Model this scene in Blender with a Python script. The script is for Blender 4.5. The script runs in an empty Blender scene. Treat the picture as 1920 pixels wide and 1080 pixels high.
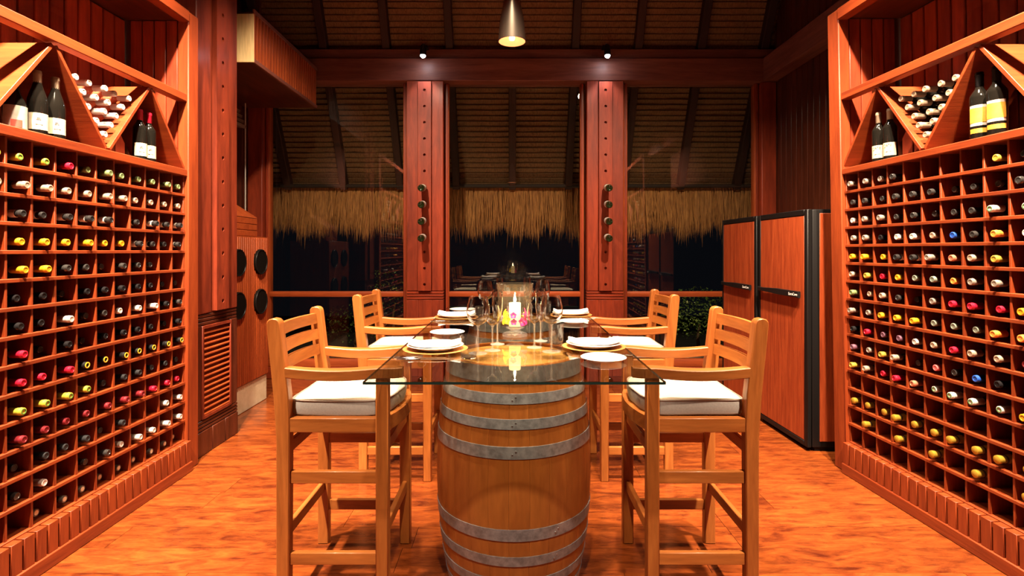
import bpy, bmesh, math, random
from mathutils import Matrix, Vector
random.seed(7)
R = math.radians
PI = math.pi
S = bpy.context.scene
COL = S.collection

# ------------------------------------------------------------------ camera
cam_d = bpy.data.cameras.new('camera'); cam = bpy.data.objects.new('camera', cam_d); COL.objects.link(cam)
cam.location = (0, 0, 1.45); cam.rotation_euler = (R(90), 0, 0)
cam_d.sensor_width = 36; cam_d.lens = 36 * 1000 / 1920; cam_d.shift_y = -70 / 1920
cam_d.clip_start = 0.05; cam_d.clip_end = 100
S.camera = cam

# ------------------------------------------------------------------ world, exposure
W = bpy.data.worlds.new('night'); S.world = W; W.use_nodes = True
W.node_tree.nodes['Background'].inputs[0].default_value = (0.010, 0.011, 0.016, 1)
W.node_tree.nodes['Background'].inputs[1].default_value = 0.25
S.view_settings.view_transform = 'Standard'; S.view_settings.look = 'None'
S.view_settings.gamma = 1; S.view_settings.use_curve_mapping = False
S.view_settings.exposure = 0.22

# ------------------------------------------------------------------ ceiling lamps added above the view to light the room (fixtures built below)
WARM = (1.0, 0.78, 0.55)
ADDED_LAMPS = [  # location, aim, watts, cone degrees, blend, where it hangs
    ((-1.60, 0.95, 4.10), (-2.75, 2.0, 1.2), 2600, 84, .8, 'over the rack by the pillar, away from the windows'),
    ((1.62, 0.95, 4.10), (2.80, 2.0, 1.2), 2400, 84, .8, 'over the rack by the fridges, away from the windows'),
    ((-1.60, 2.25, 4.10), (-2.75, 2.9, 1.0), 2100, 84, .8, 'over the rack by the pillar, towards the windows'),
    ((1.62, 2.25, 4.10), (2.80, 2.9, 1.0), 1850, 84, .8, 'over the rack by the fridges, towards the windows'),
    ((-0.62, 2.20, 4.05), (-0.75, 2.55, 0.6), 900, 50, .8, 'over the stools on the grille cabinet side'),
    ((0.62, 2.20, 4.05), (0.75, 2.55, 0.6), 900, 50, .8, 'over the stools on the fridge side'),
    ((-1.15, 3.30, 4.05), (-1.3, 5.3, 0.5), 760, 96, .9, 'before the window by the grille cabinet'),
    ((1.15, 3.30, 4.05), (1.4, 5.2, 0.5), 760, 96, .9, 'before the window by the fridges'),
    ((0.0, 2.10, 4.05), (0.0, 2.95, 1.0), 900, 38, .7, 'over the middle of the glass table'),
    ((0.0, 0.40, 3.60), (0.0, 2.1, 0.45), 620, 30, .8, 'in front of the oak barrel'),
]
COLUMN_SPOT_W = 42
PENDANT_W = 110
ADDED_GARDEN_W = 30

# ================================================================== helpers
class B:
    def __init__(self): self.bm = bmesh.new()
    def box(self, x0, x1, y0, y1, z0, z1, bev=0, seg=1):
        if x0 > x1: x0, x1 = x1, x0
        if y0 > y1: y0, y1 = y1, y0
        if z0 > z1: z0, z1 = z1, z0
        v = [self.bm.verts.new(p) for p in ((x0,y0,z0),(x1,y0,z0),(x1,y1,z0),(x0,y1,z0),(x0,y0,z1),(x1,y0,z1),(x1,y1,z1),(x0,y1,z1))]
        fs = [self.bm.faces.new([v[i] for i in f]) for f in ((0,3,2,1),(4,5,6,7),(0,1,5,4),(1,2,6,5),(2,3,7,6),(3,0,4,7))]
        if bev:
            es = list({e for f in fs for e in f.edges})
            bmesh.ops.bevel(self.bm, geom=es, offset=bev, segments=seg, affect='EDGES', profile=0.5)
        return self
    def prism(self, poly, axis, a0, a1, bev=0):
        # poly: 2-D outline in the two other axes (in xyz order)
        def P(u, w, a):
            return {'x': (a, u, w), 'y': (u, a, w), 'z': (u, w, a)}[axis]
        lo = [self.bm.verts.new(P(u, w, a0)) for u, w in poly]; hi = [self.bm.verts.new(P(u, w, a1)) for u, w in poly]
        n = len(poly); fs = [self.bm.faces.new(lo), self.bm.faces.new(hi)]
        for i in range(n): fs.append(self.bm.faces.new((lo[i], lo[(i+1) % n], hi[(i+1) % n], hi[i])))
        bmesh.ops.recalc_face_normals(self.bm, faces=fs)
        if bev:
            es = list({e for f in fs[:2] for e in f.edges})
            bmesh.ops.bevel(self.bm, geom=es, offset=bev, segments=1, affect='EDGES')
        return self
    def lathe(self, prof, n=24, c=(0,0,0), a0=0, a1=2*PI):
        full = abs(a1 - a0 - 2*PI) < 1e-6; m = n if full else n + 1
        rings = []
        for r, z in prof:
            if r < 1e-6: rings.append([self.bm.verts.new((c[0], c[1], c[2]+z))])
            else: rings.append([self.bm.verts.new((c[0]+r*math.cos(a0+(a1-a0)*i/n), c[1]+r*math.sin(a0+(a1-a0)*i/n), c[2]+z)) for i in range(m)])
        fs = []
        for A, C in zip(rings, rings[1:]):
            for i in range(n):
                j = (i+1) % m
                if len(A) == 1 and len(C) == 1: continue
                if len(A) == 1: fs.append(self.bm.faces.new((A[0], C[i], C[j])))
                elif len(C) == 1: fs.append(self.bm.faces.new((A[i], A[j], C[0])))
                else: fs.append(self.bm.faces.new((A[i], A[j], C[j], C[i])))
        bmesh.ops.recalc_face_normals(self.bm, faces=fs)
        return self
    def tube(self, pts, r, n=8, cap=True):
        pts = [Vector(p) for p in pts]; rings = []
        for k, p in enumerate(pts):
            d = (pts[min(k+1, len(pts)-1)] - pts[max(k-1, 0)]).normalized()
            up = Vector((0,0,1)) if abs(d.z) < .9 else Vector((1,0,0))
            a = d.cross(up).normalized(); b = a.cross(d)
            rr = r[k] if isinstance(r, (list, tuple)) else r
            rings.append([self.bm.verts.new(p + rr*(math.cos(2*PI*i/n)*a + math.sin(2*PI*i/n)*b)) for i in range(n)])
        fs = []
        for A, C in zip(rings, rings[1:]):
            for i in range(n): fs.append(self.bm.faces.new((A[i], A[(i+1) % n], C[(i+1) % n], C[i])))
        if cap: fs.append(self.bm.faces.new(rings[0])); fs.append(self.bm.faces.new(rings[-1]))
        bmesh.ops.recalc_face_normals(self.bm, faces=fs)
        return self
    def sheet(self, grid):
        vs = [[self.bm.verts.new(p) for p in row] for row in grid]
        for i in range(len(vs)-1):
            for j in range(len(vs[0])-1):
                self.bm.faces.new((vs[i][j], vs[i+1][j], vs[i+1][j+1], vs[i][j+1]))
        return self
    def mesh(self, name, mat, smooth=True):
        me = bpy.data.meshes.new(name); self.bm.to_mesh(me); self.bm.free()
        if mat: me.materials.append(mat)
        if smooth:
            for p in me.polygons: p.use_smooth = True
            me.set_sharp_from_angle(angle=R(38))
        return me
    def obj(self, name, mat, parent=None, smooth=True):
        return link(name, self.mesh(name, mat, smooth), parent)

def link(name, me, parent=None, loc=None, rot=None):
    o = bpy.data.objects.new(name, me); COL.objects.link(o)
    if parent is not None: o.parent = parent
    if loc is not None: o.location = loc
    if rot is not None: o.rotation_euler = rot
    return o
def tag(o, label=None, cat=None, group=None, kind=None):
    if label: o['label'] = label
    if cat: o['category'] = cat
    if group: o['group'] = group
    if kind: o['kind'] = kind
    return o
def thing(name, label, cat, loc=(0,0,0), rz=0, group=None):
    o = bpy.data.objects.new(name, None); COL.objects.link(o); o.empty_display_size = .1
    o.location = loc; o.rotation_euler = (0, 0, rz)
    return tag(o, label, cat, group)
def struct(o): o['kind'] = 'structure'; return o
def copy_tree(o, parent=None):
    c = o.copy(); COL.objects.link(c)
    if parent is not None: c.parent = parent
    for ch in list(o.children): copy_tree(ch, c)
    return c
ORD = ['zeroth','first','second','third','fourth','fifth','sixth','seventh','eighth','ninth','tenth','eleventh','twelfth','thirteenth','fourteenth','fifteenth']

# ------------------------------------------------------------------ materials
def newmat(name):
    m = bpy.data.materials.new(name); m.use_nodes = True
    return m, m.node_tree, m.node_tree.nodes['Principled BSDF']
def plain(name, c, rough=.5, metal=0, coat=0, emit=None, es=0, spec=.5):
    m, t, p = newmat(name)
    p.inputs['Base Color'].default_value = (*c, 1); p.inputs['Roughness'].default_value = rough
    p.inputs['Metallic'].default_value = metal; p.inputs['Coat Weight'].default_value = coat
    p.inputs['Specular IOR Level'].default_value = spec
    if emit: p.inputs['Emission Color'].default_value = (*emit, 1); p.inputs['Emission Strength'].default_value = es
    return m
def wood(name, c1, c2, axis='z', scale=1.0, rough=.42, coat=0.0, var=.35, bump=.12, stretch=11, lo=.32, hi=.68):
    m, t, p = newmat(name); N = t.nodes; L = t.links
    tc = N.new('ShaderNodeTexCoord'); oi = N.new('ShaderNodeObjectInfo')
    off = N.new('ShaderNodeVectorMath'); off.operation = 'MULTIPLY_ADD'
    off.inputs[0].default_value = (1, 1, 1)
    comb = N.new('ShaderNodeCombineXYZ')
    for i in range(3): L.new(oi.outputs['Random'], comb.inputs[i])
    L.new(comb.outputs[0], off.inputs[0]); off.inputs[1].default_value = (37.1, 61.3, 23.7)
    L.new(tc.outputs['Object'], off.inputs[2])
    mp = N.new('ShaderNodeMapping'); s = [stretch*scale]*3; s['xyz'.index(axis)] = 1.0*scale; mp.inputs['Scale'].default_value = s
    L.new(off.outputs[0], mp.inputs['Vector'])
    n1 = N.new('ShaderNodeTexNoise'); n1.inputs['Scale'].default_value = 1.6; n1.inputs['Detail'].default_value = 6; n1.inputs['Roughness'].default_value = .6; n1.inputs['Distortion'].default_value = .7
    L.new(mp.outputs[0], n1.inputs['Vector'])
    n2 = N.new('ShaderNodeTexNoise'); n2.inputs['Scale'].default_value = 9; n2.inputs['Detail'].default_value = 3
    L.new(mp.outputs[0], n2.inputs['Vector'])
    ramp = N.new('ShaderNodeValToRGB'); ramp.color_ramp.elements[0].position = lo; ramp.color_ramp.elements[1].position = hi
    ramp.color_ramp.elements[0].color = (*c2, 1); ramp.color_ramp.elements[1].color = (*c1, 1)
    L.new(n1.outputs['Fac'], ramp.inputs['Fac'])
    mx = N.new('ShaderNodeMix'); mx.data_type = 'RGBA'; mx.blend_type = 'MULTIPLY'; mx.inputs[0].default_value = .55
    g = N.new('ShaderNodeMapRange'); g.inputs[1].default_value = .3; g.inputs[2].default_value = .7; g.inputs[3].default_value = .72; g.inputs[4].default_value = 1.1
    L.new(n2.outputs['Fac'], g.inputs[0])
    L.new(ramp.outputs[0], mx.inputs[6]); L.new(g.outputs[0], mx.inputs[7])
    v = N.new('ShaderNodeMapRange'); v.inputs[3].default_value = 1 - var/2; v.inputs[4].default_value = 1 + var/2
    L.new(oi.outputs['Random'], v.inputs[0])
    hs = N.new('ShaderNodeHueSaturation'); L.new(v.outputs[0], hs.inputs['Value']); L.new(mx.outputs[2], hs.inputs['Color'])
    L.new(hs.outputs[0], p.inputs['Base Color'])
    p.inputs['Roughness'].default_value = rough; p.inputs['Coat Weight'].default_value = coat; p.inputs['Coat Roughness'].default_value = .18; p.inputs['Specular IOR Level'].default_value = .3
    if bump:
        bp = N.new('ShaderNodeBump'); bp.inputs['Strength'].default_value = bump; bp.inputs['Distance'].default_value = .004
        L.new(n2.outputs['Fac'], bp.inputs['Height']); L.new(bp.outputs[0], p.inputs['Normal'])
    return m
def thin_glass(name, tint=(1,1,1), ior=1.6, rough=0.0):
    # a clear pane: reflects by Fresnel on the side it is met from, lets the rest straight through
    m = bpy.data.materials.new(name); m.use_nodes = True; t = m.node_tree; N = t.nodes; L = t.links
    N.clear()
    o = N.new('ShaderNodeOutputMaterial'); mix = N.new('ShaderNodeMixShader'); tr = N.new('ShaderNodeBsdfTransparent'); gl = N.new('ShaderNodeBsdfGlossy')
    tr.inputs[0].default_value = (*tint, 1); gl.inputs['Roughness'].default_value = rough
    fr = N.new('ShaderNodeFresnel'); fr.inputs[0].default_value = ior
    ge = N.new('ShaderNodeNewGeometry'); inv = N.new('ShaderNodeMath'); inv.operation = 'SUBTRACT'; inv.inputs[0].default_value = 1
    mu = N.new('ShaderNodeMath'); mu.operation = 'MULTIPLY'
    L.new(ge.outputs['Backfacing'], inv.inputs[1]); L.new(inv.outputs[0], mu.inputs[0]); L.new(fr.outputs[0], mu.inputs[1])
    L.new(mu.outputs[0], mix.inputs[0]); L.new(tr.outputs[0], mix.inputs[1]); L.new(gl.outputs[0], mix.inputs[2]); L.new(mix.outputs[0], o.inputs[0])
    return m
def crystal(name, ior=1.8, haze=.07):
    # clear drinking glass with a faint haze of white painted in as glare
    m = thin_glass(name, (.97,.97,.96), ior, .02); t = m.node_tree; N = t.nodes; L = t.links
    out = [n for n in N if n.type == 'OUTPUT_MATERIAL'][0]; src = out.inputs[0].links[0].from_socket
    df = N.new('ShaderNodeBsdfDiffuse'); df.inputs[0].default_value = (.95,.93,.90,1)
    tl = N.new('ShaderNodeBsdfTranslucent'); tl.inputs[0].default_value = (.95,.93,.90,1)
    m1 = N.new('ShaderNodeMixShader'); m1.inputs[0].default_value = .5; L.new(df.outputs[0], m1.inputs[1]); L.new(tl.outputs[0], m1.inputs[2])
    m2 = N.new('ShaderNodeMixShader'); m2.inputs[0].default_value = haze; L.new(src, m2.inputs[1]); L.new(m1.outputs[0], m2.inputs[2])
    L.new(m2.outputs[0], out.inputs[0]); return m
def noisy(name, c1, c2, scale, rough=.6, stretch=(1,1,1), bump=.0, metal=0, lo=.35, hi=.65, coat=0):
    m, t, p = newmat(name); N = t.nodes; L = t.links
    tc = N.new('ShaderNodeTexCoord'); mp = N.new('ShaderNodeMapping'); mp.inputs['Scale'].default_value = stretch
    L.new(tc.outputs['Object'], mp.inputs[0])
    n = N.new('ShaderNodeTexNoise'); n.inputs['Scale'].default_value = scale; n.inputs['Detail'].default_value = 6; n.inputs['Roughness'].default_value = .62
    L.new(mp.outputs[0], n.inputs['Vector'])
    r = N.new('ShaderNodeValToRGB'); r.color_ramp.elements[0].position = lo; r.color_ramp.elements[1].position = hi
    r.color_ramp.elements[0].color = (*c1, 1); r.color_ramp.elements[1].color = (*c2, 1)
    L.new(n.outputs['Fac'], r.inputs[0]); L.new(r.outputs[0], p.inputs['Base Color'])
    p.inputs['Roughness'].default_value = rough; p.inputs['Metallic'].default_value = metal; p.inputs['Coat Weight'].default_value = coat
    if bump:
        b = N.new('ShaderNodeBump'); b.inputs['Strength'].default_value = bump; b.inputs['Distance'].default_value = .004
        L.new(n.outputs['Fac'], b.inputs['Height']); L.new(b.outputs[0], p.inputs['Normal'])
    return m

M = {}
for ax in 'xyz':
    M['rack_'+ax] = wood('rack_wood_'+ax, (.26,.042,.0075), (.17,.023,.004), ax, rough=.5, coat=.0, var=.2)
    M['red_'+ax] = wood('red_timber_'+ax, (.34,.045,.013), (.16,.019,.006), ax, rough=.5, coat=.1, var=.3, stretch=7, lo=.3, hi=.75)
    M['mid_'+ax] = wood('mid_timber_'+ax, (.21,.030,.010), (.10,.013,.005), ax, rough=.45, coat=.1, var=.3, stretch=6)
    M['dark_'+ax] = wood('dark_timber_'+ax, (.10,.020,.008), (.04,.008,.003), ax, rough=.4, coat=.2, var=.3)
    M['chair_'+ax] = wood('teak_'+ax, (.46,.15,.032), (.29,.078,.014), ax, rough=.45, coat=.12, var=.25, stretch=9)
    M['panel_'+ax] = wood('cedar_panel_'+ax, (.40,.074,.016), (.26,.042,.009), ax, rough=.45, var=.15)
    M['beam_'+ax] = wood('brown_beam_'+ax, (.20,.062,.040), (.11,.030,.019), ax, rough=.5, var=.2)
    M['cooler_'+ax] = wood('veneer_'+ax, (.40,.070,.018), (.22,.029,.008), ax, rough=.42, var=.1, stretch=16, scale=1.3)
M['floor'] = wood('floor_board', (.25,.055,.0105), (.065,.010,.0035), 'x', rough=.22, coat=.3, var=.3, stretch=3.4, scale=3.4, lo=.30, hi=.66, bump=.03)
M['stave'] = wood('oak_stave', (.40,.135,.026), (.28,.082,.015), 'z', rough=.42, coat=.1, var=.05, stretch=6)
M['head'] = wood('oak_head', (.62,.32,.08), (.45,.2,.045), 'x', rough=.5, var=.15)
M['hoop'] = noisy('galvanised', (.17,.178,.195), (.31,.325,.355), 34, .36, bump=.08, metal=.35)
M['rivet'] = plain('rivet', (.3,.3,.31), .4, .8)
M['black'] = plain('black_plastic', (.006,.005,.005), .4, spec=.18)
M['iron'] = plain('black_metal', (.01,.009,.009), .4, .4)
M['hole'] = plain('hole_dark', (.004,.002,.001), .9)
M['holeback'] = plain('fan_guard', (.006,.004,.003), .85, spec=.05)
M['glass_top'] = thin_glass('table_glass', (.80,.80,.76), 1.7)
M['glass_edge'] = plain('glass_edge', (.015,.028,.024), .08, 0, .5)
M['pane'] = thin_glass('window_glass', (.90,.92,.90), 1.75)
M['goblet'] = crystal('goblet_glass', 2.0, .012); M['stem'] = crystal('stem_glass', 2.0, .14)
gm, gt, gp = newmat('clear_glass'); gp.inputs['Transmission Weight'].default_value = 1; gp.inputs['Roughness'].default_value = .0; gp.inputs['IOR'].default_value = 1.5
M['solid_glass'] = gm
M['china'] = plain('white_china', (.86,.84,.80), .12, 0, .5)
M['charger'] = wood('charger', (.62,.30,.09), (.45,.19,.05), 'x', rough=.3, coat=.3)
M['napkin'] = plain('napkin', (.90,.88,.84), .85)
M['steel'] = plain('steel', (.7,.7,.7), .15, 1)
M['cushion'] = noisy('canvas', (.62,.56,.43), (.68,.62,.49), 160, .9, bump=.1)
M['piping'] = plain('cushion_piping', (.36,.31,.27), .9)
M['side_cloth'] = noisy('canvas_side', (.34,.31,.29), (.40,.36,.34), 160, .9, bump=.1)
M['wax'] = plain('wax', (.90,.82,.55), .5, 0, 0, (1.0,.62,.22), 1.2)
M['flame'] = plain('flame', (1,.7,.3), .5, 0, 0, (1.0,.72,.34), 60)
M['yellow_petal'] = plain('yellow_petal', (.85,.68,.02), .5)
M['pink_petal'] = plain('magenta_petal', (.80,.03,.22), .5)
M['purple_petal'] = plain('purple_petal', (.42,.03,.30), .5)
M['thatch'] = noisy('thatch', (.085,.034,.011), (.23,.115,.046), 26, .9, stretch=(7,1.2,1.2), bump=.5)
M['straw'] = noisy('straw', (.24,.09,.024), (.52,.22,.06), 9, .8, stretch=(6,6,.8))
M['batten'] = plain('batten', (.02,.008,.004), .8)
M['plaster'] = noisy('pale_plinth', (.55,.42,.26), (.68,.54,.36), 9, .7)
M['leaf'] = noisy('leaf', (.035,.07,.012), (.10,.15,.03), 20, .45)
M['bark'] = noisy('bark', (.07,.035,.015), (.14,.075,.03), 22, .8)
M['stone'] = noisy('stone', (.10,.075,.055), (.18,.14,.10), 12, .9, bump=.4)
M['soil'] = noisy('soil', (.012,.010,.007), (.03,.024,.015), 5, .95)
M['pendant'] = plain('brushed_pewter', (.42,.34,.27), .32, .9)
M['lamp_in'] = plain('lamp_inside', (.9,.45,.2), .5, 0, 0, (1,.33,.12), 1.3)
M['bulb'] = plain('bulb', (1,.9,.8), .3, 0, 0, (1,.62,.34), 6)
M['led'] = plain('led', (1,1,1), .3, 0, 0, (.80,.90,1.0), 150)
M['bottle'] = plain('dark_bottle_glass', (.006,.005,.004), .08)
M['bottle_green'] = plain('green_bottle_glass', (.010,.016,.005), .08)
M['bottle_rose'] = plain('rose_bottle_glass', (.45,.10,.05), .08, 0, .5)
M['brass'] = plain('brass_stud', (.65,.42,.16), .3, 1)
M['cord'] = plain('pale_cord', (.55,.50,.44), .7)
M['cloth_dark'] = noisy('blind_cloth', (.14,.08,.06), (.2,.13,.1), 20, .9)
M['print'] = plain('silver_print', (.75,.72,.7), .4)
M['ink'] = plain('ink', (.06,.05,.05), .7)
M['outer_black'] = plain('far_dark', (.004,.004,.004), .9)

# ================================================================== setting
# floor: boards laid across the room
fl = B().box(-3.2, 3.2, -1.2, 6.2, -.08, -.022).obj('floor', M['dark_x'], smooth=False); struct(fl)
row = 0; y = -.4
while y < 6.19:
    x = -2.99 + random.uniform(-1.4, -.1)
    while x < 2.99:
        ln = random.uniform(1.3, 2.1); a, b = max(x, -2.99), min(x+ln, 2.99)
        if b - a > .05:
            o = B().box(-(b-a)/2+.0012, (b-a)/2-.0012, -.0993, .0993, -.022, 0).obj('floor_board', M['floor'], fl)
            o.location = ((a+b)/2, y+.1, 0)
        x += ln
    y += .2; row += 1

# side and rear walls
def board_wall(name, x, y0, y1, z1, inward, mat, pitch=.105, yb0=None, yb1=None):
    w = B().box(x, x-inward*.06, y0, y1, 0, z1).obj(name, M['dark_z'], smooth=False); struct(w)
    if yb0 is not None:
        yy = yb0
        while yy < yb1 - .02:
            e = min(yy+pitch, yb1)
            B().box(x, x+inward*.016, yy+.003, e-.003, .0, z1-.02, .003).obj('wall_board', mat, w)
            yy += pitch
    return w
board_wall('wall_left', -2.99, -1.2, 6.2, 5.0, 1, M['dark_z'], .105, 4.3, 6.05)
board_wall('wall_right', 2.99, -1.2, 6.2, 5.0, -1, M['dark_z'], .105, 4.0, 6.05)
struct(B().box(-3.2, 3.2, -1.3, -1.2, 0, 5.0).obj('wall_back', M['dark_z'], smooth=False))

# thatched ceiling: slope 2:1, running out over the far wall to the eave
cl = B().box(-3.2, 3.2, -1.3, 5.60, 4.95, 5.02).obj('ceiling', M['dark_x'], smooth=False); struct(cl)
roof = B()
def rp(s):  # point on roof line, s metres down slope from y=5.45
    k = 1/math.sqrt(5); return 5.45 + s*k, 5.10 - 2*s*k
y0, z0 = rp(0); y1, z1 = rp(3.18)
ny, nz = 2/math.sqrt(5), 1/math.sqrt(5)
roof.prism([(y0+ny*.05, z0+nz*.05), (y1+ny*.05, z1+nz*.05), (y1+ny*.2, z1+nz*.2), (y0+ny*.2, z0+nz*.2)], 'x', -4.2, 4.2)
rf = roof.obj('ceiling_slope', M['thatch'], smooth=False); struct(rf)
ang = math.atan2(-2, 1)
def thatch_row_mesh():
    b = B(); n = 70; g = []
    for i in range(n+1):
        x = -4.15 + 8.3*i/n; j = random.uniform(-.006, .006); k = random.uniform(-.004, .004)
        # local: x along the row, y down the slope, z out of the slope (towards the room)
        g.append([(x, -.005, .0), (x, -.002, .024+k), (x, .050+j, .010+k), (x, .064+j, -.002), (x, .064+j, -.03)])
    b.sheet(g)
    return b
slope_m = Matrix(((1, 0, 0), (0, 1/math.sqrt(5), -ny), (0, -2/math.sqrt(5), -nz))).to_4x4()
trow = [thatch_row_mesh().mesh('thatch_row', M['thatch'], False) for _ in range(4)]
k = 0; s = .35
while s < 3.13:
    yy, zz = rp(s)
    o = link('thatch_row', trow[k % 4], rf)
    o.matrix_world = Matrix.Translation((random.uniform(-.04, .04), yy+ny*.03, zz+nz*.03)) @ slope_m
    s += .066; k += 1
raf = B().box(-.044, .044, 0, 3.05, .02, .12, .006).mesh('rafter', wood('rafter_timber', (.045,.016,.010), (.022,.008,.005), 'y', rough=.6))
for i in range(-5, 6):
    yy, zz = rp(.12)
    o = link('rafter', raf, rf); o.matrix_world = Matrix.Translation((.005+i*.715, yy+ny*.03, zz+nz*.03)) @ slope_m
yy, zz = rp(3.16)
o = B().box(-4.1, 4.1, yy-.10, yy-.03, zz-.02, zz+.02, .006).obj('eave_batten', M['batten'], rf)
# straw fringe hanging from the eave
vv, ff = [], []
for i in range(9000):
    x = random.uniform(-4.1, 4.1); dy = random.choice((0, .03, .06, .09, .12)); L_ = random.uniform(.44, .64) + .045*math.sin(x*9) + .03*math.sin(x*23+1)
    if random.random() < .12: L_ += random.uniform(.02, .14)
    wd = random.uniform(.003, .0065); lean = random.uniform(-.06, .06); top = zz + random.uniform(-.03, .03)
    by = yy + dy - .02; out = random.uniform(-.05, .08)
    n0 = len(vv); tw = random.uniform(-.005, .005)
    vv += [(x-wd, by, top), (x+wd, by+tw, top), (x+lean*.5+wd, by+out*.5+tw, top-L_*.55), (x+lean*.5-wd, by+out*.5, top-L_*.55), (x+lean, by+out, top-L_)]
    ff += [(n0, n0+1, n0+2, n0+3), (n0+3, n0+2, n0+4)]
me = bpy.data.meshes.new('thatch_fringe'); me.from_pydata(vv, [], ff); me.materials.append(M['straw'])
fr = link('thatch_fringe', me, rf); fr['label'] = 'fringe of hanging straw along the eave'; fr['kind'] = 'stuff'

# far window wall: header beam, rails, sill, panes, jambs
hb = B().box(-3.0, 3.0, 5.95, 6.18, 3.345, 3.60, .008).obj('trim_1', M['beam_x']); struct(hb)
wp = B().box(-3.0, 3.0, 6.0, 6.18, 3.60, 3.72, .006).obj('trim_2', M['beam_x']); struct(wp)
for i, sx in enumerate((-1, 1)):
    o = B().box(sx*2.80, sx*2.97, 0.5, 5.95, 3.345, 3.60, .008).obj('trim_%d' % (3+i), M['beam_y']); struct(o)
bays = [(-2.80, -1.19), (-.76, .82), (1.265, 2.80)]
for i, (a, b) in enumerate(bays):
    w = B().box(a, b, 6.06, 6.15, .925, .985, .012, 2).obj('window_%d' % (i+1), M['panel_x']); struct(w)
    B().box(a, b, 6.03, 6.17, 0.0, .13, .006).obj('sill_board', M['red_x'], w)
    B().box(a, b, 6.05, 6.16, .13, .215, .010, 2).obj('sill_board', M['panel_x'], w)
    for q, (u0, u1) in enumerate(((a, a+.045), (b-.045, b))):
        B().box(u0, u1, 6.055, 6.155, .215, 3.345, .006).obj('jamb', M['panel_z'], w)
        B().box(u0+.012, u1-.012, 6.04, 6.055, .215, 3.345, .002).obj('jamb_bead', M['red_z'], w)
    B().box(a+.04, b-.04, 6.100, 6.108, .985, 3.345).obj('pane', M['pane'], w, False)
    B().box(a+.04, b-.04, 6.100, 6.108, .215, .925).obj('pane', M['pane'], w, False)
for sx in (-1, 1):   # corner posts of the far wall
    o = B().box(sx*2.80, sx*2.97, 5.98, 6.18, 0, 3.345, .01).obj('trim_%d' % (5 if sx < 0 else 6), M['red_z']); struct(o)
# outside ground and far darkness
g = B().box(-6, 6, 6.2, 12, -.12, -.02).obj('ground', M['soil'], smooth=False); struct(g)

# ------------------------------------------------------------------ columns drilled like a riddling board
def hole_plate(w, z0, z1, holes, r, t):
    # plate in x-z facing -y, front at y=0, thickness t, round holes through it
    b = B(); bm = b.bm
    hs = sorted(holes); cuts = [z0] + [(hs[i]+hs[i+1])/2 for i in range(len(hs)-1)] + [z1]
    for i, h in enumerate(hs):
        za, zb = cuts[i], cuts[i+1]
        outer = [(-w/2, za), (0, za), (w/2, za), (w/2, h), (w/2, zb), (0, zb), (-w/2, zb), (-w/2, h)]
        angs = [-135, -90, -45, 0, 45, 90, 135, 180]
        inner = [(r*math.cos(R(a)), h + r*math.sin(R(a))) for a in angs]
        vo = [bm.verts.new((x, 0, z)) for x, z in outer]; vi = [bm.verts.new((x, 0, z)) for x, z in inner]; vd = [bm.verts.new((x, t*.9, z)) for x, z in inner]
        for k in range(8):
            j = (k+1) % 8
            bm.faces.new((vo[k], vo[j], vi[j], vi[k])); bm.faces.new((vi[k], vi[j], vd[j], vd[k]))
        bm.faces.new(vd)
    bmesh.ops.remove_doubles(bm, verts=bm.verts, dist=1e-5)
    for x in (-w/2, w/2):
        v = [bm.verts.new(p) for p in ((x, 0, z0), (x, t, z0), (x, t, z1), (x, 0, z1))]; bm.faces.new(v)
    v = [bm.verts.new(p) for p in ((-w/2, 0, z0), (w/2, 0, z0), (w/2, t, z0), (-w/2, t, z0))]; bm.faces.new(v)
    bmesh.ops.recalc_face_normals(bm, faces=bm.faces)
    return b
HOLES = [1.075 + .18*i for i in range(13)]
def far_column(cx, label):
    t = thing('timber_column', label, 'column', (cx, 5.95, 0))
    w = .205
    B().box(-w, -.075, .0, .2, 1.0, 3.343, .006).obj('flank', M['red_z'], t)
    B().box(.075, w, .0, .2, 1.0, 3.343, .006).obj('flank', M['red_z'], t)
    B().box(-.075, .075, .01, .2, 1.0, 3.343).obj('core', M['red_z'], t)
    hole_plate(.145, 1.005, 3.33, HOLES, .016, .036).obj('drilled_strip', M['red_z'], t, False).location = (0, -.028, 0)
    for z in (.905, .937, .969):
        B().box(-w, w, .002, .2, z, z+.026, .004).obj('moulding', M['red_x'], t)
    B().box(-w+.006, w-.006, .012, .2, .90, 1.0).obj('neck', M['dark_z'], t)
    for u0, u1 in ((-w, -.075), (-.075, .08), (.08, w)):
        B().box(u0+.001, u1-.001, .0, .2, .0, .90, .003).obj('base_panel', M['red_z'], t)
    return t
far_column(-.972, 'red timber column between windows, bottles in its drilled strip, nearer the slatted box')
far_column(1.040, 'red timber column between windows, bottles in its drilled strip, nearer the fridge cabinets')

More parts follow.
